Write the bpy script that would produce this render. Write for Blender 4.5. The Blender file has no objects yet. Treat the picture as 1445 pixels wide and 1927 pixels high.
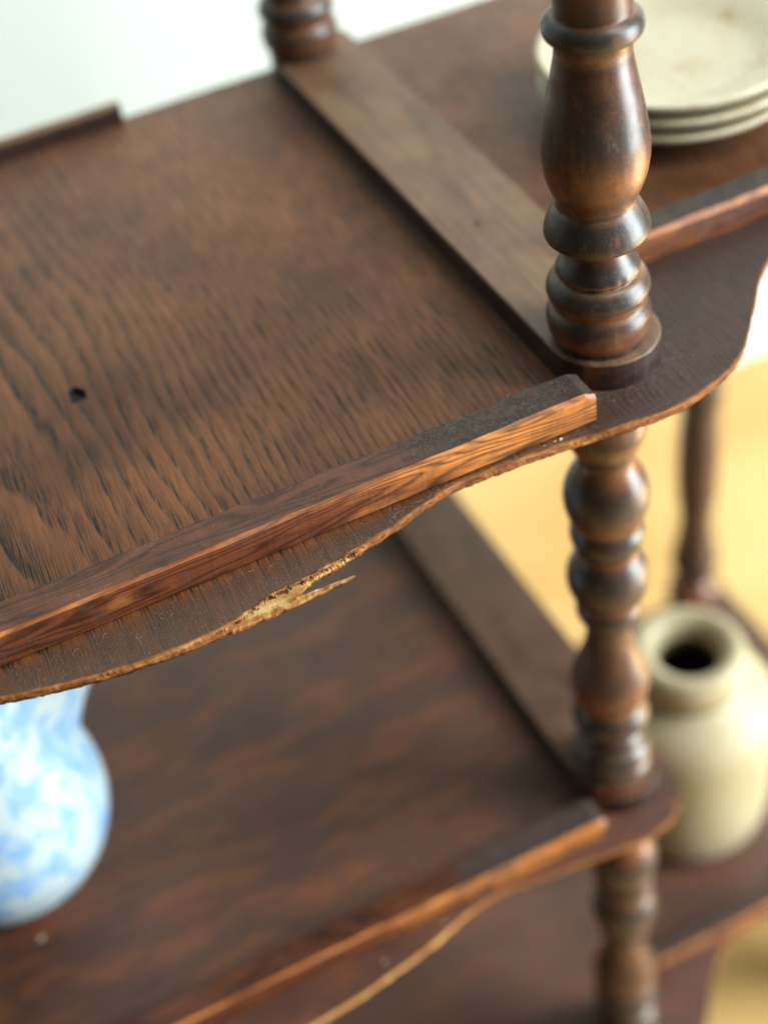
import bpy, bmesh, math, random
from mathutils import Vector, Matrix, noise as mnoise
R = math.radians
random.seed(7)
SC = bpy.context.scene
COL = SC.collection

# ------------------------------------------------------------------ camera
cam_d = bpy.data.cameras.new('camera')
cam = bpy.data.objects.new('camera', cam_d)
COL.objects.link(cam)
cam.location = (-0.2672, -0.4518, 0.4193)
cam.rotation_euler = (0.7995, 0.1174, -0.4403)
cam_d.sensor_fit = 'VERTICAL'
cam_d.sensor_height = 36.0
cam_d.sensor_width = 27.0
cam_d.lens = 2787.1 / 1927 * 36
cam_d.clip_start = 0.02
cam_d.clip_end = 60
cam_d.dof.use_dof = True
cam_d.dof.focus_distance = 0.590
cam_d.dof.aperture_fstop = 3.1
cam_d.dof.aperture_blades = 0
SC.camera = cam

# ------------------------------------------------------------------ light
w = bpy.data.worlds.new('World')
SC.world = w
w.use_nodes = True
bg = w.node_tree.nodes['Background']
bg.inputs['Color'].default_value = (0.78, 0.98, 1.0, 1)
bg.inputs['Strength'].default_value = 0.06


def area(name, loc, target, sx, sy, power, col):
    d = bpy.data.lights.new(name, 'AREA')
    d.shape = 'RECTANGLE'; d.size = sx; d.size_y = sy; d.energy = power; d.color = col
    o = bpy.data.objects.new(name, d); COL.objects.link(o)
    o.location = loc
    o.rotation_euler = (Vector(target) - Vector(loc)).to_track_quat('-Z', 'Y').to_euler()
    return o


area('window_light', (1.95, -1.15, 0.50), (0.0, 0.05, 0.50), 1.2, 2.5, 172, (0.86, 0.96, 1.0))
area('room_light', (1.2, -0.7, 2.2), (0, 0, -0.1), 1.3, 1.2, 34, (1.0, 0.97, 0.92))
# sunshine that comes through the window and falls on the floor to the right
sd = bpy.data.lights.new('sun_patch', 'SPOT')
sd.energy = 12000; sd.spot_size = R(13); sd.spot_blend = 0.25; sd.shadow_soft_size = 0.03; sd.color = (1.0, 0.96, 0.88)
so = bpy.data.objects.new('sun_patch', sd); COL.objects.link(so)
so.location = (3.6, -1.9, 2.0)
so.rotation_euler = (Vector((1.50, -0.36, -0.82)) - so.location).to_track_quat('-Z', 'Y').to_euler()

SC.view_settings.view_transform = 'Standard'
SC.view_settings.look = 'None'
SC.view_settings.exposure = 0.14
SC.view_settings.gamma = 1.0
SC.view_settings.use_curve_mapping = False
SC.cycles.max_bounces = 6
SC.cycles.use_adaptive_sampling = True
SC.cycles.adaptive_threshold = 0.02
SC.cycles.use_denoising = True


# ------------------------------------------------------------------ node helper
class NT:
    def __init__(s, name):
        s.m = bpy.data.materials.new(name); s.m.use_nodes = True
        s.t = s.m.node_tree; s.t.nodes.clear()
        s.out = s.n('ShaderNodeOutputMaterial')
        s.b = s.n('ShaderNodeBsdfPrincipled')
        s.t.links.new(s.b.outputs[0], s.out.inputs[0])

    def n(s, k): return s.t.nodes.new(k)

    def put(s, sock, v):
        if isinstance(v, bpy.types.NodeSocket): s.t.links.new(v, sock)
        elif v is not None:
            if isinstance(v, (tuple, list)) and len(v) == 3 and sock.type == 'RGBA': v = (*v, 1)
            sock.default_value = v

    def math(s, op, a, b=None, c=None, clamp=False):
        x = s.n('ShaderNodeMath'); x.operation = op; x.use_clamp = clamp
        s.put(x.inputs[0], a); s.put(x.inputs[1], b); s.put(x.inputs[2], c)
        return x.outputs[0]

    def coord(s): return s.n('ShaderNodeTexCoord').outputs['Object']

    def sep(s, v):
        x = s.n('ShaderNodeSeparateXYZ'); s.put(x.inputs[0], v); return x.outputs

    def comb(s, a, b, c=0.0):
        x = s.n('ShaderNodeCombineXYZ')
        s.put(x.inputs[0], a); s.put(x.inputs[1], b); s.put(x.inputs[2], c); return x.outputs[0]

    def mapping(s, v, scale=(1, 1, 1), rot=(0, 0, 0), loc=(0, 0, 0)):
        x = s.n('ShaderNodeMapping'); s.put(x.inputs[0], v)
        x.inputs['Location'].default_value = loc; x.inputs['Rotation'].default_value = rot
        x.inputs['Scale'].default_value = scale; return x.outputs[0]

    def noise(s, v, scale=1.0, detail=3.0, rough=0.55, dist=0.0):
        x = s.n('ShaderNodeTexNoise'); s.put(x.inputs['Vector'], v)
        x.inputs['Scale'].default_value = scale; x.inputs['Detail'].default_value = detail
        x.inputs['Roughness'].default_value = rough; x.inputs['Distortion'].default_value = dist
        return x.outputs[0]

    def ramp(s, f, stops):
        x = s.n('ShaderNodeValToRGB'); s.put(x.inputs[0], f)
        e = x.color_ramp.elements
        while len(e) < len(stops): e.new(0.5)
        for k, (p, c) in enumerate(stops):
            e[k].position = p
            e[k].color = (c, c, c, 1) if isinstance(c, (int, float)) else (*c, 1)
        return x.outputs[0]

    def mix(s, f, a, b, mode='MIX'):
        x = s.n('ShaderNodeMix'); x.data_type = 'RGBA'; x.blend_type = mode
        s.put(x.inputs[0], f); s.put(x.inputs[6], a); s.put(x.inputs[7], b); return x.outputs[2]

    def attr(s, name):
        x = s.n('ShaderNodeAttribute'); x.attribute_name = name; return x.outputs

    def bump(s, h, strength=0.3, dist=0.001, normal=None):
        x = s.n('ShaderNodeBump'); s.put(x.inputs['Height'], h)
        x.inputs['Strength'].default_value = strength; x.inputs['Distance'].default_value = dist
        if normal is not None: s.put(x.inputs['Normal'], normal)
        return x.outputs[0]

    def done(s, color, rough=0.5, normal=None, spec=0.5, coat=0.0):
        s.put(s.b.inputs['Base Color'], color); s.put(s.b.inputs['Roughness'], rough)
        s.put(s.b.inputs['Specular IOR Level'], spec)
        if coat: s.b.inputs['Coat Weight'].default_value = coat; s.b.inputs['Coat Roughness'].default_value = 0.15
        if normal is not None: s.put(s.b.inputs['Normal'], normal)
        return s.m


# ------------------------------------------------------------------ materials
def oak(name, light, mid, dark, rot=0.0, u0=-0.33, k=520.0, lin=0.0, rough=0.40, dusty_front=None, swap=False, contrast=1.0, dust_veil=0.16, arch=9.0, mottle=None, spec=0.34):
    """open-grained stained oak board: pores in bands that run along Y (or along X when swap)"""
    n = NT(name)
    co = n.mapping(n.coord(), rot=(0, 0, rot))
    x, y, z = n.sep(co)
    if swap: x, y = y, x
    warp = n.noise(n.comb(n.math('MULTIPLY', x, 13), n.math('MULTIPLY', y, 4.5), 3.1), 1, 2, 0.5)
    warp2 = n.noise(n.comb(n.math('MULTIPLY', x, 90), n.math('MULTIPLY', y, 9), 1.7), 1, 2, 0.5)
    d = n.math('SUBTRACT', x, u0)
    c = n.math('ADD', n.math('MULTIPLY', n.math('MULTIPLY', d, d), k), n.math('MULTIPLY', x, lin))
    c = n.math('ADD', c, n.math('MULTIPLY', y, arch))
    c = n.math('ADD', c, n.math('MULTIPLY', warp, 4.0))
    c = n.math('ADD', c, n.math('MULTIPLY', warp2, 0.75))
    fr = n.math('FRACT', c)
    band = n.ramp(fr, [(0.0, 0.0), (0.10, 1.0), (0.45, 0.45), (0.85, 0.0)])
    pv = n.comb(n.math('MULTIPLY', n.math('ADD', x, n.math('MULTIPLY', warp2, 0.002)), 1650), n.math('MULTIPLY', y, 46), 0.0)
    pores = n.noise(pv, 1, 2, 0.6)
    fine = n.noise(n.comb(n.math('MULTIPLY', x, 2300), n.math('MULTIPLY', y, 22), 7.0), 1, 2, 0.6)
    pm = n.ramp(pores, [(0.47, 0.0), (0.55, 1.0)])
    fm = n.ramp(fine, [(0.54, 0.0), (0.63, 1.0)])
    dens = n.math('MULTIPLY', pm, n.math('ADD', n.math('MULTIPLY', band, 0.70), 0.22))
    dens = n.math('ADD', dens, n.math('MULTIPLY', fm, 0.36))
    left = n.ramp(n.math('MULTIPLY', n.math('ADD', x, 0.30), 8.0), [(0.0, 1.0), (1.0, 0.0)])
    soft = n.math('MULTIPLY', band, n.ramp(warp2, [(0.40, 0.25), (0.60, 1.0)]))
    dens = n.math('ADD', dens, n.math('MULTIPLY', soft, n.math('ADD', n.math('MULTIPLY', left, 0.50), 0.16)))
    dens = n.math('MULTIPLY', dens, contrast, clamp=True)
    big = n.noise(co, 12, 3, 0.6)
    base = n.mix(n.ramp(big, [(0.36, 0.0), (0.64, 1.0)]), mid, light)
    if mottle:
        mt = n.noise(n.comb(n.math('MULTIPLY', x, 55), n.math('MULTIPLY', y, 14), 9.0), 1, 3, 0.6)
        base = n.mix(n.ramp(mt, [(0.46, 0.0), (0.62, 1.0)]), base, mottle)
        mt2 = n.noise(n.comb(n.math('MULTIPLY', x, 80), n.math('MULTIPLY', y, 26), 4.0), 1, 3, 0.6)
        base = n.mix(n.math('MULTIPLY', n.ramp(mt2, [(0.58, 0.0), (0.70, 1.0)]), 0.5), base, dark)
    streak = n.noise(n.comb(n.math('MULTIPLY', x, 130), n.math('MULTIPLY', y, 6), 2.0), 1, 2, 0.5)
    base = n.mix(n.math('MULTIPLY', n.ramp(streak, [(0.35, 0.0), (0.7, 1.0)]), 0.45), base, mid)
    if dusty_front is not None:
        dens = n.math('MULTIPLY', dens, n.ramp(n.math('MULTIPLY', n.math('SUBTRACT', n.sep(n.coord())[1], dusty_front), -60.0), [(0.0, 1.0), (0.2, 0.6)]))
    col = n.mix(dens, base, dark)
    # grey film of dust and dirt with its own blotchy shape
    film = n.math('MULTIPLY', n.ramp(big, [(0.48, 0.0), (0.75, 1.0)]), 0.08)
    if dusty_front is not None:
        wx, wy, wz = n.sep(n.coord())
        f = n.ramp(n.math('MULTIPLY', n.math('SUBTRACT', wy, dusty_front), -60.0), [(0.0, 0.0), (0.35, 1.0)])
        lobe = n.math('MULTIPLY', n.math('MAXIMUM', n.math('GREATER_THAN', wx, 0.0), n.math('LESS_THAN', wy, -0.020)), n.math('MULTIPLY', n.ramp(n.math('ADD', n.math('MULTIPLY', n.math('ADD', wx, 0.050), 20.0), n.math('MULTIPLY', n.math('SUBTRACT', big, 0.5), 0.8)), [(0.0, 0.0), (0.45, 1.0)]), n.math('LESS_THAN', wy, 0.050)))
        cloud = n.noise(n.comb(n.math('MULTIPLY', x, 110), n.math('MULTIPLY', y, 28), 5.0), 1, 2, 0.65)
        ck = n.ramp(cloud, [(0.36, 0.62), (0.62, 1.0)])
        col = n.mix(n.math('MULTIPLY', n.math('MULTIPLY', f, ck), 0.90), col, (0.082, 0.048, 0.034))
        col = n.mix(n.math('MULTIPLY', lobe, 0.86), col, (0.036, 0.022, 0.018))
        speck = n.noise(co, 1100, 2, 0.75)
        sp = n.ramp(speck, [(0.50, 0.0), (0.66, 1.0)])
        film = n.math('MAXIMUM', film, n.math('MULTIPLY', n.math('MULTIPLY', n.math('MAXIMUM', f, n.math('MULTIPLY', lobe, 0.3)), sp), 0.9))
    col = n.mix(film, col, (0.135, 0.098, 0.068))
    if dust_veil:  # dust tint that also paints the wall's grey reflection, stronger towards the back
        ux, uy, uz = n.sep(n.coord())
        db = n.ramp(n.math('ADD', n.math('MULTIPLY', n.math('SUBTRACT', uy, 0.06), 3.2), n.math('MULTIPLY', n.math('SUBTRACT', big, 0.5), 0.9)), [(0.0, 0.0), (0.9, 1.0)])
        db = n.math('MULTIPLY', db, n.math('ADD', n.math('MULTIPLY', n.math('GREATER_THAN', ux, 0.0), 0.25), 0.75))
        col = n.mix(n.math('MULTIPLY', db, dust_veil), col, (0.30, 0.235, 0.185))
        n.b.inputs['Sheen Weight'].default_value = 0.05
        n.b.inputs['Sheen Roughness'].default_value = 0.45
    ro = n.math('ADD', n.math('MULTIPLY', dens, 0.22), n.math('ADD', n.math('MULTIPLY', film, 0.5), rough))
    h = n.math('SUBTRACT', n.math('MULTIPLY', big, 0.2), dens)
    return n.done(col, ro, n.bump(h, 0.40, 0.0008), spec)


def worn_wood(name, dark, mid, bright, freq=420.0, slope=0.05, rough=0.45, axis='z', amount=1.0, gr=0.5, fk=0.45, endg=0.0, drift=0.0):
    """straight softwood strip: figure lines run along X, slowly drifting across the face"""
    n = NT(name)
    co = n.coord(); x, y, z = n.sep(co)
    a = z if axis == 'z' else y
    wv = n.noise(n.comb(n.math('MULTIPLY', x, 11), n.math('MULTIPLY', a, 75), 4.0), 1, 2, 0.45)
    ph = n.math('ADD', n.math('MULTIPLY', n.math('ADD', a, n.math('MULTIPLY', x, slope)), freq), n.math('MULTIPLY', wv, 9.0))
    fr = n.math('FRACT', ph)
    ln = n.ramp(fr, [(0.0, 1.0), (0.25, 0.25), (0.62, 0.0), (0.94, 0.85), (1.0, 1.0)])
    fine = n.noise(n.comb(n.math('MULTIPLY', x, 45), n.math('MULTIPLY', y, 1300), n.math('MULTIPLY', z, 1300)), 1, 3, 0.6)
    patch = n.noise(n.comb(n.math('MULTIPLY', x, 16), n.math('MULTIPLY', y, 40), n.math('MULTIPLY', z, 55)), 1, 4, 0.6)
    if drift: patch = n.math('ADD', patch, n.math('MULTIPLY', n.math('ADD', x, 0.12), drift))
    pr = n.ramp(patch, [(0.40, 0.0), (0.60, 1.0)])
    base = n.mix(n.math('MULTIPLY', pr, amount), mid, bright)
    col = n.mix(n.math('MULTIPLY', ln, 0.85), base, dark)
    col = n.mix(n.math('MULTIPLY', n.ramp(fine, [(0.42, 0.0), (0.68, 1.0)]), fk), col, dark)
    grime = n.noise(co, 110, 3, 0.72)
    gm = n.ramp(grime, [(0.52, 0.0), (0.70, 1.0)])
    col = n.mix(n.math('MULTIPLY', gm, gr), col, (0.045, 0.034, 0.027))
    ro = n.math('ADD', n.math('MULTIPLY', gm, 0.3), rough)
    if endg:
        em = n.ramp(n.math('ADD', n.math('MULTIPLY', n.math('ADD', x, 0.125), 22.0), n.math('MULTIPLY', n.math('SUBTRACT', patch, 0.5), 1.6)), [(0.0, 0.0), (0.6, 1.0)])
        fz = n.noise(co, 1000, 2, 0.7)
        blk = n.mix(n.ramp(fz, [(0.46, 0.0), (0.66, 1.0)]), (0.020, 0.016, 0.014), (0.085, 0.066, 0.050))
        col = n.mix(n.math('MULTIPLY', em, endg), col, blk)
        ro = n.math('ADD', ro, n.math('MULTIPLY', em, 0.3))
    h = n.math('ADD', n.math('MULTIPLY', fine, 0.5), n.math('MULTIPLY', grime, 0.6))
    return n.done(col, ro, n.bump(h, 0.35, 0.0006), 0.45)


def raw_edge(name):
    """board edge: stained skin, orange worn arris and pale fresh break, mixed by the 'wear' attribute"""
    n = NT(name)
    co = n.coord(); x, y, z = n.sep(co)
    a = n.attr('wear')[2]
    fib = n.noise(n.comb(n.math('MULTIPLY', x, 45), n.math('MULTIPLY', y, 900), n.math('MULTIPLY', z, 1600)), 1, 3, 0.6)
    pat = n.noise(n.mapping(co, (0.4, 1, 1)), 130, 4, 0.7)
    v = n.math('ADD', a, n.math('MULTIPLY', n.math('SUBTRACT', fib, 0.5), 0.55))
    v = n.math('ADD', v, n.math('MULTIPLY', n.math('SUBTRACT', pat, 0.5), 0.60))
    col = n.ramp(v, [(0.05, (0.018, 0.012, 0.010)), (0.28, (0.075, 0.032, 0.016)), (0.45, (0.24, 0.090, 0.030)),
                     (0.62, (0.38, 0.155, 0.048)), (0.80, (0.58, 0.34, 0.12)), (1.0, (0.72, 0.50, 0.22))])
    h = n.math('ADD', fib, n.math('MULTIPLY', pat, 0.8))
    return n.done(col, 0.80, n.bump(h, 0.45, 0.0008), 0.15)


def turned(name):
    """varnished turned post; the varnish tone of each bead comes from the 'tone' colour attribute"""
    n = NT(name)
    co = n.coord(); x, y, z = n.sep(co)
    tone = n.attr('tone')[0]
    pat = n.noise(n.comb(n.math('MULTIPLY', x, 70), n.math('MULTIPLY', y, 70), n.math('MULTIPLY', z, 45)), 1, 4, 0.68)
    lathe = n.noise(n.comb(n.math('MULTIPLY', x, 12), n.math('MULTIPLY', y, 12), n.math('MULTIPLY', z, 900)), 1, 2, 0.6)
    vert = n.noise(n.comb(n.math('MULTIPLY', x, 420), n.math('MULTIPLY', y, 420), n.math('MULTIPLY', z, 34)), 1, 3, 0.6)
    col = n.mix(n.math('MULTIPLY', n.ramp(pat, [(0.46, 0.0), (0.60, 1.0)]), 0.55), tone, (0.028, 0.018, 0.014))
    col = n.mix(n.math('MULTIPLY', n.ramp(pat, [(0.30, 1.0), (0.44, 0.0)]), 0.40), col, (0.17, 0.066, 0.024))
    col = n.mix(n.math('MULTIPLY', n.ramp(vert, [(0.5, 0.0), (0.72, 1.0)]), 0.35), col, (0.030, 0.020, 0.014))
    scf = n.noise(n.comb(n.math('MULTIPLY', x, 190), n.math('MULTIPLY', y, 190), n.math('MULTIPLY', z, 60)), 1, 4, 0.7)
    col = n.mix(n.math('MULTIPLY', n.ramp(scf, [(0.56, 0.0), (0.66, 1.0)]), 0.45), col, (0.22, 0.10, 0.048))
    spk = n.noise(co, 1500, 1, 0.5)
    col = n.mix(n.math('MULTIPLY', n.ramp(spk, [(0.66, 0.0), (0.74, 1.0)]), 0.35), col, (0.36, 0.28, 0.19))
    col = n.mix(n.math('MULTIPLY', n.ramp(lathe, [(0.5, 0.0), (0.75, 1.0)]), 0.16), col, (0.11, 0.075, 0.048))
    ro = n.math('ADD', n.math('MULTIPLY', n.math('ADD', pat, n.math('MULTIPLY', n.math('SUBTRACT', scf, 0.5), 1.2)), 0.26), n.math('ADD', n.math('MULTIPLY', spk, 0.12), 0.15))
    h = n.math('ADD', n.math('MULTIPLY', lathe, 0.35), n.math('ADD', n.math('MULTIPLY', pat, 0.5), n.math('MULTIPLY', spk, 0.25)))
    return n.done(col, ro, n.bump(h, 0.18, 0.0006), 0.60)


def batten_mat(name, c1, c2, c3):
    n = NT(name)
    co = n.coord(); x, y, z = n.sep(co)
    a = n.noise(co, 26, 3, 0.65)
    g = n.noise(n.comb(n.math('MULTIPLY', x, 520), n.math('MULTIPLY', y, 16), n.math('MULTIPLY', z, 520)), 1, 3, 0.6)
    s = n.noise(co, 700, 2, 0.7)
    col = n.mix(n.ramp(a, [(0.38, 0.0), (0.64, 1.0)]), c1, c2)
    col = n.mix(n.math('MULTIPLY', n.ramp(g, [(0.42, 0.0), (0.7, 1.0)]), 0.45), col, c3)
    col = n.mix(n.math('MULTIPLY', n.ramp(s, [(0.55, 0.0), (0.75, 1.0)]), 0.22), col, (0.20, 0.17, 0.13))
    st = n.noise(n.comb(n.math('MULTIPLY', x, 70), n.math('MULTIPLY', y, 12), 3.0), 1, 4, 0.65)
    col = n.mix(n.math('MULTIPLY', n.ramp(st, [(0.48, 0.0), (0.68, 1.0)]), 0.6), col, c3)
    return n.done(col, n.math('ADD', n.math('MULTIPLY', a, 0.25), 0.34), n.bump(n.math('ADD', g, n.math('MULTIPLY', a, 0.6)), 0.22, 0.0005), 0.5)


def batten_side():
    n = NT('batten_side_shaded_stain')
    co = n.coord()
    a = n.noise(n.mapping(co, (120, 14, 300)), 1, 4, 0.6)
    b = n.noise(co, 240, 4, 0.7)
    col = n.mix(n.ramp(a, [(0.35, 0.0), (0.7, 1.0)]), (0.016, 0.010, 0.010), (0.058, 0.024, 0.016))  # dark stain, with the shade on the flanks put into the colour
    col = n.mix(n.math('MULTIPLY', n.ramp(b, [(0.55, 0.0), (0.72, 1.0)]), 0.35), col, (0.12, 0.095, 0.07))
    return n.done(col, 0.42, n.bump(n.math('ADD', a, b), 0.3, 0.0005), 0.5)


def ceramic(name, kind):
    n = NT(name)
    co = n.coord()
    if kind == 'plate':
        st = n.noise(co, 55, 4, 0.7)
        big = n.noise(co, 16, 3, 0.6)
        col = n.mix(n.ramp(st, [(0.52, 0.0), (0.70, 1.0)]), (0.60, 0.53, 0.36), (0.47, 0.33, 0.15))
        col = n.mix(n.math('MULTIPLY', n.ramp(big, [(0.4, 0.0), (0.7, 1.0)]), 0.5), col, (0.64, 0.59, 0.43))
        sp = n.noise(co, 420, 2, 0.6)
        col = n.mix(n.math('MULTIPLY', n.ramp(sp, [(0.64, 0.0), (0.72, 1.0)]), 0.5), col, (0.36, 0.27, 0.14))
        return n.done(col, 0.28, None, 0.5)
    if kind == 'stone':
        a = n.noise(co, 22, 4, 0.65); b = n.noise(co, 260, 3, 0.65)
        col = n.mix(n.ramp(a, [(0.35, 0.0), (0.68, 1.0)]), (0.45, 0.37, 0.215), (0.54, 0.465, 0.29))
        col = n.mix(n.math('MULTIPLY', n.ramp(b, [(0.6, 0.0), (0.72, 1.0)]), 0.35), col, (0.24, 0.17, 0.07))
        return n.done(col, 0.46, n.bump(a, 0.10, 0.002), 0.4)
    if kind == 'jug':
        a = n.noise(n.mapping(co, (58, 58, 40), rot=(0.5, 0.3, 0.0), loc=(3, 1, 2)), 1, 3, 0.62, 0.25)
        br = n.noise(co, 120, 2, 0.6)
        leaf = n.math('MULTIPLY', n.ramp(a, [(0.48, 0.0), (0.54, 1.0)]), n.ramp(br, [(0.35, 0.55), (0.60, 1.0)]))
        deep = n.ramp(a, [(0.64, 0.0), (0.72, 1.0)])
        col = n.mix(n.math('MULTIPLY', leaf, 0.66), (0.50, 0.61, 0.63), (0.10, 0.34, 0.78))
        col = n.mix(n.math('MULTIPLY', deep, 0.35), col, (0.06, 0.25, 0.70))
        return n.done(col, 0.30, None, 0.4)


MAT = {}
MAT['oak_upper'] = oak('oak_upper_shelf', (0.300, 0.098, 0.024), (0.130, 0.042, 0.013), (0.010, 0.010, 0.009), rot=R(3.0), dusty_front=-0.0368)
MAT['oak_mid'] = oak('stained_middle_shelf', (0.140, 0.049, 0.022), (0.088, 0.035, 0.021), (0.018, 0.014, 0.014), u0=-0.6, k=60, lin=30, rough=0.36, swap=True, contrast=0.6, dust_veil=0.12, arch=0.0, mottle=(0.245, 0.068, 0.021), spec=0.55)
MAT['oak_low'] = oak('stained_bottom_shelf', (0.135, 0.050, 0.028), (0.100, 0.040, 0.026), (0.030, 0.020, 0.018), u0=-0.6, k=60, lin=30, rough=0.28, swap=True, contrast=0.5, dust_veil=0.12, arch=0.0, mottle=(0.17, 0.052, 0.026), spec=0.55)
MAT['edge'] = raw_edge('raw_board_edge')
MAT['under'] = batten_mat('board_underside', (0.035, 0.020, 0.013), (0.055, 0.028, 0.016), (0.02, 0.012, 0.01))
MAT['post'] = turned('turned_post_varnish')
MAT['batten'] = batten_mat('batten_dusty_top', (0.165, 0.084, 0.042), (0.245, 0.138, 0.073), (0.060, 0.031, 0.019))
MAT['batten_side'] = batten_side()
MAT['batten_dark'] = batten_mat('batten_dark_top', (0.090, 0.040, 0.020), (0.150, 0.072, 0.036), (0.034, 0.018, 0.012))
MAT['strip_top'] = worn_wood('strip_top_stain', (0.030, 0.013, 0.010), (0.105, 0.032, 0.014), (0.190, 0.056, 0.019), 90, 0.010, 0.30, 'y', 0.9, 0.18, 0.18, 0.8)
MAT['strip_front'] = worn_wood('strip_front_worn', (0.035, 0.011, 0.008), (0.200, 0.052, 0.017), (0.70, 0.245, 0.055), 175, 0.060, 0.40, 'z', 1.0, drift=1.6)
MAT['strip_red'] = worn_wood('strip_front_red', (0.050, 0.018, 0.013), (0.11, 0.038, 0.022), (0.34, 0.115, 0.038), 160, 0.0, 0.38, 'z', 0.8)
MAT['arris'] = worn_wood('strip_worn_arris', (0.14, 0.040, 0.016), (0.36, 0.115, 0.034), (0.64, 0.24, 0.062), 60, 0.0, 0.40, 'z', 1.0)
MAT['plate'] = ceramic('stained_cream_glaze', 'plate')
MAT['stone'] = ceramic('salt_glaze_stoneware', 'stone')
MAT['jug'] = ceramic('blue_printed_glaze', 'jug')


def plain(name, col, rough=0.6, spec=0.5):
    n = NT(name)
    a = n.noise(n.coord(), 6, 4, 0.6)
    c = n.mix(n.math('MULTIPLY', a, 0.12), col, tuple(v * 0.82 for v in col))
    return n.done(c, rough, None, spec)


MAT['wall'] = plain('painted_wall', (0.53, 0.60, 0.575), 0.7, 0.3)
MAT['base'] = plain('white_skirting_paint', (0.84, 0.86, 0.83), 0.4)
MAT['jar_in'] = plain('jar_inside', (0.10, 0.07, 0.03), 0.5)
MAT['hole'] = plain('hole_dirt', (0.045, 0.038, 0.032), 0.9)
MAT['dust_veil'] = plain('pale_dust', (0.36, 0.30, 0.23), 0.9)
MAT['crumb'] = plain('pale_crumb', (0.55, 0.45, 0.30), 0.8)
MAT['lint'] = plain('grey_lint', (0.24, 0.20, 0.16), 0.9)


def floor_mat():
    n = NT('honey_floor')
    co = n.coord(); x, y, z = n.sep(co)
    g = n.noise(n.comb(n.math('MULTIPLY', x, 3), n.math('MULTIPLY', y, 40), 0), 1, 4, 0.6)
    big = n.ramp(n.noise(co, 5.0, 2, 0.5), [(0.35, 0.0), (0.65, 1.0)])
    col = n.mix(g, (0.72, 0.43, 0.14), (0.62, 0.33, 0.095))
    col = n.mix(n.math('MULTIPLY', big, 0.8), col, (0.78, 0.52, 0.21))
    return n.done(col, 0.42, None, 0.4)


MAT['floor'] = floor_mat()


# ------------------------------------------------------------------ mesh helpers
def make(name, verts, faces, mats, parent=None, midx=None, smooth=None, attrs=None, colattrs=None):
    me = bpy.data.meshes.new(name)
    me.from_pydata(verts, [], faces)
    for m in (mats if isinstance(mats, (list, tuple)) else [mats]): me.materials.append(m)
    if midx is not None: me.polygons.foreach_set('material_index', midx)
    if smooth is True: me.polygons.foreach_set('use_smooth', [True] * len(me.polygons))
    elif smooth is not None: me.polygons.foreach_set('use_smooth', smooth)
    for k, v in (attrs or {}).items():
        a = me.attributes.new(k, 'FLOAT', 'POINT'); a.data.foreach_set('value', v)
    for k, v in (colattrs or {}).items():
        a = me.attributes.new(k, 'FLOAT_COLOR', 'POINT'); a.data.foreach_set('color', [c for q in v for c in (*q, 1.0)])
    me.update()
    o = bpy.data.objects.new(name, me); COL.objects.link(o)
    if parent is not None: o.parent = parent
    return o


def tag(o, label=None, cat=None, group=None, kind=None):
    if label: o['label'] = label
    if cat: o['category'] = cat
    if group: o['group'] = group
    if kind: o['kind'] = kind
    return o


def empty(name, loc=(0, 0, 0)):
    o = bpy.data.objects.new(name, None); COL.objects.link(o); o.location = loc
    o.empty_display_size = 0.05
    return o


def nz(x, s, seed=0.0):
    return mnoise.noise(Vector((x * s, seed * 7.31, seed * 3.17)))


def fnz(x, s, seed=0.0, o=4):
    v = 0; a = 1.0
    for _ in range(o):
        v += a * nz(x, s, seed); s *= 2.1; a *= 0.55; seed += 1.3
    return v


def curve(pts):
    """monotone-x Catmull-Rom interpolation"""
    xs = [p[0] for p in pts]; ys = [p[1] for p in pts]

    def f(x):
        if x <= xs[0]: return ys[0]
        if x >= xs[-1]: return ys[-1]
        i = 0
        while xs[i + 1] < x: i += 1
        x0, x1 = xs[i], xs[i + 1]; h = x1 - x0; t = (x - x0) / h
        m0 = (ys[i + 1] - ys[i - 1]) / (xs[i + 1] - xs[i - 1]) if i > 0 else (ys[1] - ys[0]) / h
        m1 = (ys[i + 2] - ys[i]) / (xs[i + 2] - xs[i]) if i + 2 < len(xs) else (ys[i + 1] - ys[i]) / h
        t2, t3 = t * t, t * t * t
        return (2 * t3 - 3 * t2 + 1) * ys[i] + (t3 - 2 * t2 + t) * h * m0 + (-2 * t3 + 3 * t2) * ys[i + 1] + (t3 - t2) * h * m1
    return f


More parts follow.
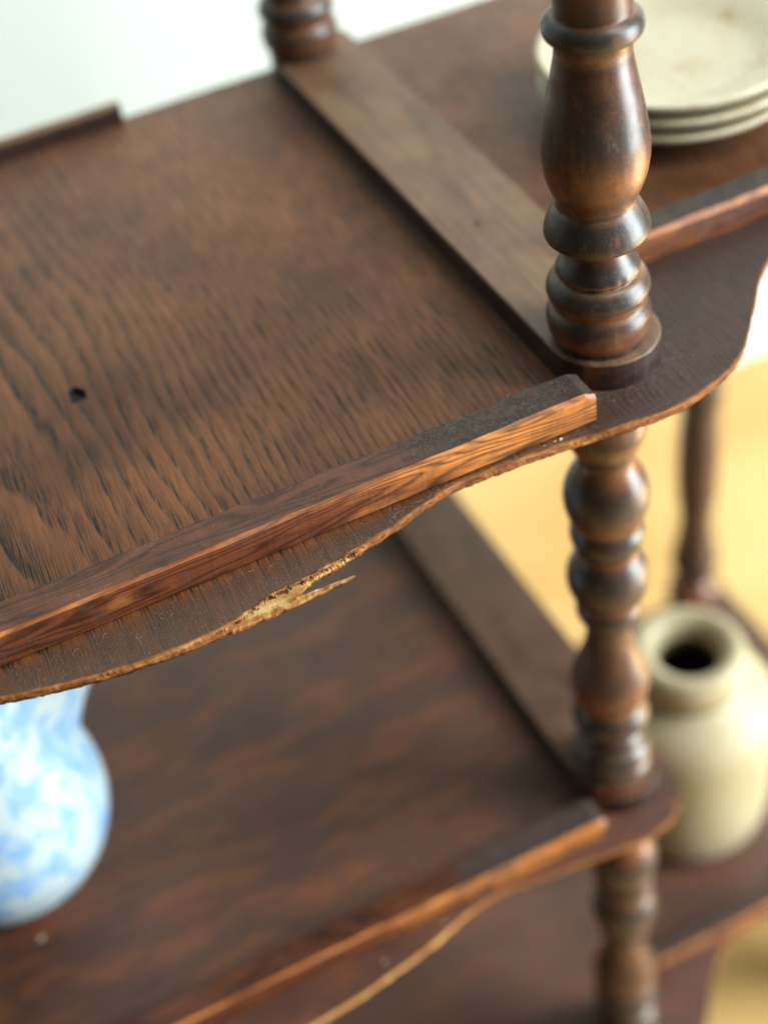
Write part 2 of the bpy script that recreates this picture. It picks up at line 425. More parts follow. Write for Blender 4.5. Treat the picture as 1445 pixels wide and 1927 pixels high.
def board(name, parent, xs, rings, yback, ztop, thick, mats, wearf):
    """rings: list of (z, yfront(x)); the first is the top outline, the last the bottom one"""
    V, F, MI, WE = [], [], [], []
    nr = len(rings); nx = len(xs)
    back_ys = [0.0, 0.25, 0.5, 0.75, 1.0]
    # front rings
    for r, (z, fn) in enumerate(rings):
        for x in xs:
            V.append((x, fn(x), ztop + z)); WE.append(wearf(x, r))
    for r in range(nr - 1):
        for i in range(nx - 1):
            a = r * nx + i; F.append((a, a + nx, a + nx + 1, a + 1)); MI.append(1)
    # top and bottom sheets going back
    def sheet(r, flip, mi):
        prev = [r * nx + i for i in range(nx)]
        z = V[r * nx][2]
        for t in back_ys[1:]:
            cur = []
            for i, x in enumerate(xs):
                y0 = rings[r][1](x)
                yb = yback(x)
                V.append((x, y0 + (yb - y0) * t, z)); WE.append(0.2); cur.append(len(V) - 1)
            for i in range(nx - 1):
                q = (prev[i], prev[i + 1], cur[i + 1], cur[i])
                F.append(q if not flip else q[::-1]); MI.append(mi)
            prev = cur
        return prev
    bt = sheet(0, False, 0)
    bb = sheet(nr - 1, True, 2)
    for i in range(nx - 1):
        F.append((bt[i], bt[i + 1], bb[i + 1], bb[i])); MI.append(1)
    # ends
    lft = [r * nx for r in range(nr)] + [bb[0], bt[0]]
    rgt = [r * nx + nx - 1 for r in range(nr)] + [bb[-1], bt[-1]]
    F.append(tuple(lft[::-1])); MI.append(1)
    F.append(tuple(rgt)); MI.append(1)
    return make(name, V, F, mats, parent, MI, None, {'wear': WE})


def lathe(name, prof, parent, mats, seg=64, loc=(0, 0, 0), tones=None, wob=0.0, seed=0.0, closed=True, midx=None, chip=None):
    V, F, T, MI = [], [], [], []
    for k, (z, r) in enumerate(prof):
        for s in range(seg):
            a = 2 * math.pi * s / seg
            rr = r
            if wob: rr += wob * mnoise.noise(Vector((math.cos(a) * 1.3, math.sin(a) * 1.3, z * 90 + seed)))
            if chip: rr += chip(k, a, z)
            V.append((rr * math.cos(a), rr * math.sin(a), z))
            if tones: T.append(tones[k])
    for k in range(len(prof) - 1):
        for s in range(seg):
            a = k * seg + s; b = k * seg + (s + 1) % seg
            F.append((a, b, b + seg, a + seg)); MI.append(midx(k) if midx else 0)
    if closed:
        F.append(tuple(range(seg))[::-1]); MI.append(0)
        n0 = (len(prof) - 1) * seg
        F.append(tuple(range(n0, n0 + seg))); MI.append(midx(len(prof) - 2) if midx else 0)
    o = make(name, V, F, mats, parent, MI, True, None, {'tone': T} if tones else None)
    o.location = loc
    return o


def refine(prof, tones, step=0.0012):
    """spline-refine a (z, r, tone) profile so that the beads are round"""
    out, tt = [], []
    n = len(prof)
    for i in range(n - 1):
        p0 = prof[max(i - 1, 0)]; p1 = prof[i]; p2 = prof[i + 1]; p3 = prof[min(i + 2, n - 1)]
        L = math.hypot(p2[0] - p1[0], p2[1] - p1[1]); m = max(2, int(L / step))
        for j in range(m):
            t = j / m
            def cr(a, b, c, d):
                return 0.5 * (2 * b + (c - a) * t + (2 * a - 5 * b + 4 * c - d) * t * t + (3 * b - a - 3 * c + d) * t ** 3)
            out.append((cr(p0[0], p1[0], p2[0], p3[0]), max(0.002, cr(p0[1], p1[1], p2[1], p3[1]))))
            tt.append(tuple(tones[i][c] * (1 - t) + tones[i + 1][c] * t for c in range(3)))
    out.append(prof[-1]); tt.append(tones[-1])
    return out, tt


def strip(name, parent, x0, x1, y0, y1, z0, z1, mats, seed=0.0, step=0.0025, ch=0.0015, round_end=0.0, low=0.0015):
    """gallery strip with eased arrises: section in YZ swept along X, slot 0 top/back, slot 1 front"""
    sec = [(y0 + 0.0020, z0), (y0, z0 + low), (y0, z1 - ch), (y0 + ch * 0.8, z1), (y1 - ch, z1), (y1, z1 - ch), (y1, z0)]
    fm = [2 if low > 0.002 else 1, 1, 2, 0, 0, 0]
    n = max(2, int((x1 - x0) / step))
    V, F, MI = [], [], []
    for i in range(n + 1):
        x = x0 + (x1 - x0) * i / n
        e = min(1.0, min(x - x0, x1 - x) / 0.005) if round_end else 1.0
        for k, (y, z) in enumerate(sec):
            dy = 0.00040 * fnz(x, 45, seed + k) if k not in (0, 6) else 0.0004 * fnz(x, 90, seed + k)
            dz = 0.00034 * fnz(x, 55, seed + 9 + k) if k in (2, 3, 4, 5) else 0
            if k in (2, 3, 4, 5): dz -= (1 - e) * round_end
            V.append((x, y + dy, z + dz))
    m = len(sec)
    for i in range(n):
        for k in range(m - 1):
            a = i * m + k
            F.append((a, a + m, a + m + 1, a + 1)); MI.append(fm[k])
        F.append((i * m, i * m + m - 1, (i + 1) * m + m - 1, (i + 1) * m)); MI.append(0)
    F.append(tuple(range(m))); MI.append(1)
    F.append(tuple(range(n * m, n * m + m))[::-1]); MI.append(1)
    return make(name, V, F, mats, parent, MI)


def batten(name, parent, cx, yf, yb, rad, z0, z1, seed=0.0, top='batten'):
    """strip under the posts with half-round ends"""
    out = []
    N = 40
    for i in range(N + 1):
        a = math.pi + math.pi * i / N
        out.append((cx + rad * math.cos(a), yf + rad * math.sin(a)))
    for i in range(1, 60):
        out.append((cx + rad, yf + (yb - yf) * i / 60))
    for i in range(N + 1):
        a = math.pi * i / N
        out.append((cx + rad * math.cos(a), yb + rad * math.sin(a)))
    for i in range(1, 60):
        out.append((cx - rad, yb + (yf - yb) * i / 60))
    n = len(out); ch = 0.0007
    V, F, MI = [], [], []
    cxx = cx
    for (z, ins) in ((z0, 0), (z1 - ch, 0), (z1 - ch * 0.25, ch * 0.35), (z1, ch * 1.2)):
        for i, (x, y) in enumerate(out):
            yy = min(max(y, yf), yb)
            d = Vector((x - cxx, y - yy)); d.normalize()
            j = 0.00018 * fnz(i * 0.01, 30, seed + z)
            V.append((x - d.x * (ins + j), y - d.y * (ins + j), z))
    for r in range(3):
        for i in range(n):
            a = r * n + i; b = r * n + (i + 1) % n
            F.append((a, b, b + n, a + n)); MI.append(1 if r == 0 else 0)
    F.append(tuple(range(3 * n, 4 * n))); MI.append(0)
    F.append(tuple(range(n))[::-1]); MI.append(1)
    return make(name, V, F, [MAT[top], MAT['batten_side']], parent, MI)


# ------------------------------------------------------------------ setting
ZF = -0.82
YW = 0.79


def slab(name, x0, x1, y0, y1, z0, z1, mat):
    V = [(x, y, z) for z in (z0, z1) for y in (y0, y1) for x in (x0, x1)]
    F = [(0, 2, 3, 1), (4, 5, 7, 6), (0, 1, 5, 4), (2, 6, 7, 3), (0, 4, 6, 2), (1, 3, 7, 5)]
    return make(name, V, F, mat)


tag(slab('floor', -5, 5, -5, YW + 0.1, ZF - 0.1, ZF, MAT['floor']), 'honey coloured wooden floor in bright light', None, None, 'structure')
tag(slab('wall', -5, 5, YW, YW + 0.1, ZF, 2.2, MAT['wall']), 'plain pale mint white wall behind the shelves', None, None, 'structure')
sk = slab('skirting', -5, 5, YW - 0.014, YW - 0.0005, ZF + 0.001, ZF + 0.10, MAT['base'])
sk.parent = bpy.data.objects['wall']

# ------------------------------------------------------------------ the shelf stand
stand = tag(empty('whatnot_stand', (0, 0, ZF)), 'dark stained wooden whatnot with serpentine shelves and turned posts, front edge broken', 'shelf stand')
INV = Matrix.Translation((0, 0, -ZF))


def fixp(o):
    """parts are modelled in world coordinates; keep them there under the stand's empty"""
    o.matrix_parent_inverse = INV
    return o


# --- upper shelf outline (front edge, measured along X)
FT = [(-0.500, -0.020), (-0.470, -0.038), (-0.430, -0.046), (-0.400, -0.041), (-0.370, -0.0330), (-0.345, -0.0345), (-0.320, -0.0420),
      (-0.2938, -0.0501), (-0.2645, -0.0577), (-0.2339, -0.0620), (-0.2143, -0.0622), (-0.2041, -0.0612), (-0.1942, -0.0589), (-0.1853, -0.0560),
      (-0.1746, -0.0553), (-0.1664, -0.0541), (-0.1568, -0.0530), (-0.1448, -0.0506), (-0.1343, -0.0484), (-0.1208, -0.0451),
      (-0.1060, -0.0408), (-0.0988, -0.0390), (-0.0922, -0.0383), (-0.0821, -0.0386), (-0.0567, -0.0398), (-0.0418, -0.0412),
      (-0.0242, -0.0434), (-0.0072, -0.0456), (0.0105, -0.0457), (0.0215, -0.0438), (0.0313, -0.0410), (0.0401, -0.0376),
      (0.0495, -0.0322), (0.0586, -0.0246), (0.0695, -0.0132), (0.0789, -0.0028), (0.0883, 0.0076), (0.0992, 0.0172), (0.112, 0.0250), (0.127, 0.0290), (0.1415, 0.0300)]
fT0 = curve(FT)


def outline(x):
    return fT0(x) if x <= 0.1415 else fT0(0.283 - x)


XS = []
x = -0.50
while x < 0.328:
    XS.append(x)
    x += 0.0003 if -0.215 < x < -0.13 else 0.0007 if -0.32 < x < 0.11 else 0.002


def bump01(x, a, b, soft=0.006):
    return max(0.0, min(1.0, (x - a) / soft)) * max(0.0, min(1.0, (b - x) / soft))


def chipz(x):       # where the skin of the edge has broken away
    return bump01(x, -0.209, -0.138, 0.012)


def rag(x, s, seed):
    return fnz(x, 140, seed) * 0.00045 + fnz(x, 700, seed + 5, 3) * 0.00011 * (1 + 1.6 * chipz(x)) + chipz(x) * 0.00035 * mnoise.noise(Vector((x * 420, seed * 2.0, 0))) + chipz(x) * 0.00025 * mnoise.noise(Vector((x * 1500, seed * 3.0, 1)))


lipF = curve([(-0.50, 0), (-0.260, 0.0000), (-0.2300, -0.0004), (-0.2173, -0.0012), (-0.2044, -0.0010), (-0.194, -0.0026), (-0.188, -0.0044), (-0.1800, -0.0052), (-0.1755, -0.0044), (-0.1715, -0.0024), (-0.1680, -0.0010), (-0.1640, -0.0003), (-0.155, 0.0), (0.4, 0.0)])


def r_top(x): return outline(x) + rag(x, 1, 1.0) - 0.0 + 0.0005
def r_t2(x): return outline(x) + rag(x, 1, 2.0) - 0.0003
def r_mid(x): return outline(x) + rag(x, 1, 2.6) * 1.6 + 0.0012 * chipz(x) - 0.0002
def r_lip(x): return outline(x) + lipF(x) + rag(x, 1, 3.4) * 1.3
def r_low(x): return outline(x) + lipF(x) * 0.9 + 0.0008 + rag(x, 1, 4.4) * 1.5
def r_bot(x): return outline(x) + lipF(x) * 0.4 + 0.0030 + rag(x, 1, 5.4) * 2.0


def wear_upper(x, r):
    c = chipz(x)
    left = bump01(x, -0.5, -0.19, 0.02)
    lobe = bump01(x, -0.10, 0.045, 0.02)
    v = [0.34, 0.44, 0.34, 0.40, 0.30, 0.20][r]
    v += c * [0.0, 0.12, 0.48, 0.36, 0.24, 0.10][r] + c * 0.55 * mnoise.noise(Vector((x * 160, r * 0.9, 3.0)))
    v += left * [0.04, 0.15, 0.12, 0.02, -0.10, -0.08][r]
    v += lobe * [0.0, 0.10, 0.14, 0.10, 0.08, 0.0][r]
    return max(0.0, min(1.0, v + 0.16 * fnz(x, 60, r + 2.0)))


D = 0.345
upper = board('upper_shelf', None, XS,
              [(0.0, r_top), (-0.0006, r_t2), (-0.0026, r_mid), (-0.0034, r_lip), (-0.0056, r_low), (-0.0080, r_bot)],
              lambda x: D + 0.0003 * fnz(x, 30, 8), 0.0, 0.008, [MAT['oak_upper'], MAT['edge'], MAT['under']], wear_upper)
upper['label'] = 'upper shelf with open oak grain, a small knot hole and a splintered front edge'

# the small hole in the board, cut through the top
hv, hf = [], []
N = 22
for z in (-0.0036, 0.004):
    for i in range(N):
        a = 2 * math.pi * i / N
        rr = 1 + 0.06 * math.cos(3 * a + 0.6) + 0.45 * mnoise.noise(Vector((math.cos(a) * 2.2, math.sin(a) * 2.2, 5.0)))
        px, py = 0.0042 * rr * math.cos(a), 0.0062 * rr * math.sin(a)
        hv.append((-0.2155 + px, 0.1090 + py, z))
for i in range(N):
    j = (i + 1) % N
    hf.append((i, j, j + N, i + N))
hf.append(tuple(range(N))[::-1]); hf.append(tuple(range(N, 2 * N)))
cut = make('cutter', hv, hf, MAT['hole'])
md = upper.modifiers.new('hole', 'BOOLEAN'); md.operation = 'DIFFERENCE'; md.object = cut; md.solver = 'EXACT'
md.material_mode = 'TRANSFER'
dg = bpy.context.evaluated_depsgraph_get()
nm = bpy.data.meshes.new_from_object(upper.evaluated_get(dg))
upper.modifiers.clear(); upper.data = nm
bpy.data.objects.remove(cut)
upper.parent = stand; fixp(upper)

# splinter that stands off the broken edge
SV, SF, SW = [], [], []
M = 60
for i in range(M + 1):
    t = i / M
    x = -0.2050 + t * (-0.1510 + 0.2050)
    wdt = (0.0044 * (1 - t) ** 0.8 * (0.9 + 0.35 * nz(x, 220, 3) + 0.2 * nz(x, 900, 5))) + 0.0004
    yc = -0.0606 - 0.0004 * math.sin(t * 3.0) + 0.00022 * fnz(x, 260, 4)
    zt = -0.0032 - 0.0008 * t + 0.0002 * fnz(x, 300, 6)
    th = 0.0040 * (1 - t) ** 0.6 + 0.0005
    for (dy, dz, we) in ((-wdt * 0.55, 0.0, 0.80), (wdt * 0.55, 0.0003, 0.92), (wdt * 0.3, -th * 0.8, 0.6), (-wdt * 0.15, -th, 0.42), (-wdt * 0.6, -th * 0.4, 0.55)):
        SV.append((x, yc + dy + 0.0001 * nz(x, 900, dy * 900), zt + dz)); SW.append(we - 0.12 + 0.35 * nz(x, 240, dz * 700) + 0.25 * nz(x, 900, dy * 500))
for i in range(M):
    for k in range(5):
        a = i * 5 + k; b = i * 5 + (k + 1) % 5
        SF.append((a, b, b + 5, a + 5))
SF.append((4, 3, 2, 1, 0)); SF.append(tuple(range(M * 5, M * 5 + 5)))
spl = make('splinter', SV, SF, MAT['edge'], upper, None, None, {'wear': SW})
spl['label'] = 'pale yellow splinter split off along the broken front edge'

# torn fibres on the break
FV, FF, FW = [], [], []
for i in range(90):
    x = random.uniform(-0.212, -0.140)
    y = outline(x) + random.uniform(-0.0006, 0.0008)
    z = random.uniform(-0.0022, 0.0)
    ln = random.uniform(0.0012, 0.0034); wd = random.uniform(0.0002, 0.0007); an = random.uniform(-0.5, 0.5)
    dx, dy, dz = math.sin(an) * ln, -abs(math.cos(an)) * ln * 0.55, random.uniform(-0.9, 0.35) * ln
    b = len(FV); we = random.choice((0.08, 0.12, 0.18, 0.30, 0.75))
    FV += [(x - wd, y, z), (x + wd, y, z), (x, y + 0.0003, z - wd), (x + dx, y + dy, z + dz)]
    FF += [(b, b + 1, b + 3), (b + 1, b + 2, b + 3), (b + 2, b, b + 3), (b, b + 2, b + 1)]
    FW += [we] * 4
fb = make('torn_fibres', FV, FF, MAT['edge'], upper, None, None, {'wear': FW})
fb['kind'] = 'stuff'

# gallery strips and battens of the upper shelf
HM = 0.0166; BT = 0.0140
s1 = strip('edge_strip', upper, -0.50, -0.0256, -0.0365, -0.0183, -0.0004, HM, [MAT['strip_top'], MAT['strip_front'], MAT['arris']], 1.0, round_end=0.0022)
s1['label'] = 'raised front strip with dark top and worn orange face'
s2 = strip('edge_strip', upper, 0.046, 0.24, 0.0478, 0.0662, -0.0004, HM, [MAT['strip_top'], MAT['strip_red'], MAT['arris']], 4.0, round_end=0.0022, ch=0.0026, low=0.0042)
s2['label'] = 'raised strip beside the plates with orange arrises'
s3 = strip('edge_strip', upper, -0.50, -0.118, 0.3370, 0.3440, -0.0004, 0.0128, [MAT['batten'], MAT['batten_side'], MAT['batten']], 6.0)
s3['label'] = 'raised strip along the back edge'
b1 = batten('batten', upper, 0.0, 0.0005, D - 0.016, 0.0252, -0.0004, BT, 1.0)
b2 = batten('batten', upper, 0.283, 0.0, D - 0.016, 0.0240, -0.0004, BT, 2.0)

nail = lathe('nail_head', [(0.0, 0.0017), (0.0003, 0.0016), (0.00045, 0.0010), (0.0005, 0.0002)], upper, MAT['hole'], 16, (-0.0060,0.1070, BT - 0.0001))

# --- middle shelf (ends in a round lobe under the front post)
ZM = -0.325
FM = [(-0.500, -0.020), (-0.470, -0.034), (-0.43, -0.042), (-0.39, -0.037), (-0.36, -0.030), (-0.335, -0.0305), (-0.31, -0.039), (-0.275, -0.0495), (-0.24, -0.0545), (-0.2165, -0.0545), (-0.19, -0.0520), (-0.165, -0.0478), (-0.14, -0.0430), (-0.118, -0.0365),
      (-0.0973, -0.0335), (-0.07, -0.0355), (-0.045, -0.0385), (-0.0253, -0.0410), (-0.0087, -0.0425), (0.006, -0.0420), (0.0165, -0.0390), (0.0245, -0.0340), (0.0300, -0.0270), (0.0335, -0.0190), (0.0350, -0.0080), (0.0352, 0.004)]
fM = curve(FM)
XM = [-0.50 + i * 0.002 for i in range(int((0.022 + 0.5) / 0.002))]
XM += [0.0220 + (0.0352 - 0.0220) * (1 - (1 - i / 18) ** 2) for i in range(19)]


def wear_mid(x, r):
    v = [0.34, 0.46, 0.48, 0.30][r] + bump01(x, -0.40, -0.10, 0.02) * [0.1, 0.26, 0.28, 0.05][r]
    return max(0, min(1, v + 0.14 * fnz(x, 50, r + 30.0)))


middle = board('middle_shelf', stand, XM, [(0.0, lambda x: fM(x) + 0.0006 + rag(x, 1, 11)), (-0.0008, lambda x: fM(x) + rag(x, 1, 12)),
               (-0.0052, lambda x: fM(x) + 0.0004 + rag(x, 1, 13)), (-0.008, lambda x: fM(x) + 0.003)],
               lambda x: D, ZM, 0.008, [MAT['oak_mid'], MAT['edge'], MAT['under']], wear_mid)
fixp(middle)
s = strip('edge_strip', middle, -0.50, -0.0220, -0.0300, -0.0118, ZM - 0.0004, ZM + HM, [MAT['strip_top'], MAT['strip_front'], MAT['arris']], 11.0, round_end=0.0022)
s['label'] = 'raised front strip of the middle shelf'
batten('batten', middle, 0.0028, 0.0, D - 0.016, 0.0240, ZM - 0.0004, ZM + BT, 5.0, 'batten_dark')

# --- bottom shelf (same outline as the upper one)
ZB = -0.65
XB = [-0.50 + i * 0.003 for i in range(int(0.828 / 0.003))]


def wear_bot(x, r):
    return max(0, min(1, [0.3, 0.5, 0.52, 0.3][r] + 0.12 * fnz(x, 50, r + 50.0)))


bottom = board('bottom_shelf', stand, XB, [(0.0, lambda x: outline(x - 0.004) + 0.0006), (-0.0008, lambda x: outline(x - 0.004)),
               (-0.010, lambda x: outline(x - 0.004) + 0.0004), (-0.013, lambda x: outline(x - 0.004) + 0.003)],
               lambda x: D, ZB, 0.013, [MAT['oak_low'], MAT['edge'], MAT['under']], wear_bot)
fixp(bottom)
s = strip('edge_strip', bottom, 0.050, 0.240, 0.0268, 0.0440, ZB - 0.0004, ZB + HM, [MAT['strip_top'], MAT['strip_red'], MAT['arris']], 15.0, round_end=0.0022, ch=0.0030, low=0.006)
s['label'] = 'raised strip of the bottom shelf in front of the jar'
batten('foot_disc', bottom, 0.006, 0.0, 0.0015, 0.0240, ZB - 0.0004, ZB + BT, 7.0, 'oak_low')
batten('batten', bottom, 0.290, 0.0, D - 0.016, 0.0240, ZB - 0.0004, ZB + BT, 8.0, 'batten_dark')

# --- turned posts
DK = (0.046, 0.037, 0.031)      # blackened beads
BR = (0.130, 0.050, 0.027)      # brown varnish
WO = (0.235, 0.076, 0.026)      # worn through to orange wood; low on vases also painted floor reflection
GD = (0.190, 0.105, 0.050)      # wax and dust in the grooves
DB = (0.080, 0.036, 0.024)

# (z above batten top, radius, tone): lower half shared by every post
UP = [(0.0000, 0.0200, DK), (0.0012, 0.0208, DB), (0.0048, 0.0222, WO), (0.0090, 0.0228, BR), (0.0125, 0.0226, DB), (0.0152, 0.0213, DB),
      (0.0164, 0.0201, GD), (0.0176, 0.0198, WO), (0.0196, 0.0204, WO), (0.0212, 0.0214, GD), (0.0236, 0.0223, DB), (0.0262, 0.0221, DK), (0.0290, 0.0208, DK), (0.0312, 0.0189, GD),
      (0.0318, 0.0172, GD), (0.0326, 0.0177, WO), (0.0336, 0.0181, WO), (0.0350, 0.0179, DK), (0.0372, 0.0167, DK), (0.0393, 0.0152, DK), (0.0415, 0.0139, DB), (0.0440, 0.0129, BR),
      (0.0470, 0.0127, GD), (0.0482, 0.0132, GD), (0.0487, 0.0158, WO), (0.0497, 0.0194, WO), (0.0514, 0.0216, BR), (0.0534, 0.0222, DK), (0.0562, 0.0218, DK), (0.0598, 0.0205, DK), (0.0632, 0.0187, DK), (0.0656, 0.0170, GD),
      (0.0668, 0.0166, DB), (0.0690, 0.0169, BR), (0.0730, 0.0186, BR), (0.0770, 0.0200, WO), (0.0815, 0.0211, WO), (0.0870, 0.0218, WO), (0.0910, 0.0219, BR), (0.0960, 0.0216, DB), (0.1010, 0.0209, DK),
      (0.1070, 0.0199, DK), (0.1130, 0.0187, DB), (0.1190, 0.0173, DB), (0.1250, 0.0162, BR), (0.1300, 0.0153, DB), (0.1325, 0.0151, GD), (0.1340, 0.0149, WO), (0.1355, 0.0153, BR), (0.1372, 0.0155, BR), (0.1376, 0.0160, DK),
      (0.1384, 0.0174, DK), (0.1400, 0.0189, DK), (0.1424, 0.0195, DK), (0.1450, 0.0189, DK), (0.1468, 0.0172, DK), (0.1478, 0.0155, WO), (0.1490, 0.0151, DB), (0.1600, 0.0150, BR), (0.1740, 0.0150, DB),
      (0.1780, 0.0165, DK), (0.1820, 0.0200, DK), (0.1870, 0.0205, DK), (0.1910, 0.0190, WO), (0.195, 0.0165, BR), (0.200, 0.0190, DK), (0.212, 0.0215, BR), (0.224, 0.0205, DB), (0.236, 0.0150, WO), (0.243, 0.0135, WO), (0.252, 0.0185, BR), (0.262, 0.0195, DK), (0.30, 0.0185, DK)]
# post between upper and middle shelf: heights below the upper shelf's top
LO = [(-0.0078, 0.0185, DK), (-0.0200, 0.0186, DB), (-0.0330, 0.0188, BR), (-0.0400, 0.0193, DB), (-0.0450, 0.0188, WO), (-0.0500, 0.0172, GD), (-0.0545, 0.0152, DB), (-0.0590, 0.0136, BR), (-0.0625, 0.0138, WO), (-0.0660, 0.0155, WO),
      (-0.0720, 0.0186, DB), (-0.0780, 0.0205, DK), (-0.0840, 0.0212, DK), (-0.0900, 0.0208, BR), (-0.0960, 0.0194, WO), (-0.1010, 0.0176, WO), (-0.1030, 0.0166, BR), (-0.1045, 0.0170, DK), (-0.1075, 0.0185, DK), (-0.1105, 0.0189, DK), (-0.1150, 0.0181, DK),
      (-0.1195, 0.0160, BR), (-0.1230, 0.0149, WO), (-0.1260, 0.0156, BR), (-0.1300, 0.0182, DK), (-0.1365, 0.0206, DK), (-0.1435, 0.0213, DB), (-0.1500, 0.0202, DK), (-0.1550, 0.0178, DB), (-0.1590, 0.0156, WO), (-0.1615, 0.0156, BR), (-0.1640, 0.0167, DK),
      (-0.1675, 0.0171, DK), (-0.1710, 0.0162, DK), (-0.1740, 0.0140, DB), (-0.1780, 0.0124, BR), (-0.1860, 0.0121, BR), (-0.1940, 0.0131, BR), (-0.2030, 0.0156, BR), (-0.2120, 0.0186, DB), (-0.2200, 0.0209, BR), (-0.2270, 0.0217, WO), (-0.2330, 0.0209, WO), (-0.2385, 0.0190, WO),
      (-0.2420, 0.0172, BR), (-0.2440, 0.0168, GD), (-0.2470, 0.0186, DK), (-0.2510, 0.0206, DK), (-0.2545, 0.0216, DK), (-0.2570, 0.0213, DK), (-0.2600, 0.0196, BR), (-0.2625, 0.0160, WO), (-0.2640, 0.0134, GD), (-0.2670, 0.0132, BR), (-0.2700, 0.0150, DB), (-0.2730, 0.0170, DK),
      (-0.2760, 0.0181, DK), (-0.2775, 0.0174, WO), (-0.2785, 0.0172, GD), (-0.2800, 0.0195, DK), (-0.2835, 0.0218, DK), (-0.2865, 0.0223, DB), (-0.2895, 0.0212, WO), (-0.2915, 0.0199, GD), (-0.2930, 0.0203, DB), (-0.2960, 0.0222, DK), (-0.3000, 0.0228, DB), (-0.3045, 0.0222, WO), (-0.3090, 0.0212, DB), (-0.3109, 0.0205, DK)]


def chipfn(k, a, z):
    if 0.0339 < z < 0.0375:        # broken arris of the small cup bead
        return -0.0011 * max(0.0, mnoise.noise(Vector((math.cos(a) * 7, math.sin(a) * 7, 2.0))) + 0.25)
    return 0.0


UP = [UP[0]] + [(a + 0.0019, b, c) for a, b, c in UP]
pu, tu = refine([(a, b) for a, b, c in UP], [c for a, b, c in UP], 0.0010)
front_up = lathe('turned_post', pu, stand, MAT['post'], 72, (-0.0022, 0.0, BT), tu, 0.00022, 1.0, chip=chipfn)
fixp(front_up)
front_up['label'] = 'front turned post above the upper shelf with vase and ring beads'


def copy_part(o, loc, rz=0.0, label=None):
    c = o.copy(); COL.objects.link(c)
    c.location = loc; c.rotation_euler = (0, 0, rz)
    if label: c['label'] = label
    elif 'label' in c: del c['label']
    return c


copy_part(front_up, (-0.005, D - 0.014, BT), 1.9, 'turned post at the back of the upper shelf')
LO.reverse()
pl, tl = refine([(a, b) for a, b, c in LO], [c for a, b, c in LO], 0.0012)
front_lo = lathe('turned_post', pl, stand, MAT['post'], 72, (0.0, 0.0, 0.0), tl, 0.0002, 5.0)
fixp(front_lo)
front_lo['label'] = 'front turned post between the upper and middle shelves'
copy_part(front_lo, (0.0075, 0.0, -0.325), 2.2, 'front turned post under the middle shelf')
copy_part(front_lo, (0.0, D - 0.016, 0.0), 1.2)
copy_part(front_lo, (0.004, D - 0.016, -0.325), 0.7)
# slimmer tall post at the back right, from the bottom shelf to the upper one
SL = [(ZB + BT, 0.0190, DK), (ZB + 0.03, 0.0205, DB), (ZB + 0.045, 0.0190, WO), (ZB + 0.055, 0.0130, BR), (ZB + 0.075, 0.0185, DK), (ZB + 0.10, 0.0150, DB), (ZB + 0.13, 0.0125, BR),
      (-0.49, 0.0150, DB), (-0.46, 0.0158, BR), (-0.42, 0.0150, DB), (-0.395, 0.0135, DB), (-0.385, 0.0160, DK), (-0.37, 0.0168, DB), (-0.355, 0.0150, DK), (-0.33, 0.0140, DB), (-0.30, 0.0150, BR), (-0.25, 0.0165, DB), (-0.20, 0.0150, BR), (-0.15, 0.0140, DB),
      (-0.10, 0.0165, DK), (-0.06, 0.0190, DB), (-0.04, 0.0150, BR), (-0.02, 0.0185, DK), (-0.0078, 0.0185, DK)]
ps, ts = refine([(a, b * 1.15) for a, b, c in SL], [c for a, b, c in SL], 0.003)
o = lathe('turned_post', ps, stand, MAT['post'], 48, (0.281, D - 0.022, 0.0), ts, 0.0002, 9.0)
fixp(o); o['label'] = 'slim turned post at the back right behind the jar'
# short feet under the bottom shelf
FTP = [(ZF + 0.0005, 0.013, DK), (ZF + 0.02, 0.020, DB), (ZF + 0.06, 0.026, BR), (ZF + 0.10, 0.022, DK), (ZF + 0.12, 0.016, WO), (ZF + 0.135, 0.024, DK), (ZB - 0.0128, 0.026, DK)]
pf, tf = refine([(a, b) for a, b, c in FTP], [c for a, b, c in FTP], 0.003)
f0 = lathe('turned_foot', pf, stand, MAT['post'], 40, (0.006, 0.004, 0.0), tf)
fixp(f0)
for p in ((0.281, 0.004), (0.281, D - 0.03), (0.006, D - 0.03)):
    copy_part(f0, (p[0], p[1], 0.0), p[0] * 9)

# ------------------------------------------------------------------ things on the shelves
# three plates
PP = [(0.0000, 0.0400), (0.0000, 0.0430), (0.0022, 0.0445), (0.0040, 0.0480), (0.0095, 0.0610), (0.0125, 0.0680), (0.0142, 0.0702), (0.0160, 0.0706), (0.0172, 0.0698),
      (0.0170, 0.0680), (0.0150, 0.0620), (0.0120, 0.0520), (0.0098, 0.0470), (0.0088, 0.0400), (0.0086, 0.0200), (0.0086, 0.0006)]
labels = ['bottom one of three stained cream plates stacked on the upper shelf', 'middle one of three stained cream plates stacked on the upper shelf',
          'topmost of three stained cream plates stacked on the upper shelf, crazed and spotted']
p0 = None
for k in range(3):
    if p0 is None:
        o = p0 = lathe('plate', PP, None, MAT['plate'], 96)
    else:
        o = p0.copy(); COL.objects.link(o)
    o.location = (0.1455 + (0.0, 0.0012, -0.0006)[k], 0.1715 + (0.0, -0.0006, 0.0006)[k], 0.0002 + 0.0088 * k)
    o.rotation_euler = (0, 0, k * 1.7)
    tag(o, labels[k], 'plate', 'stack of cream plates')

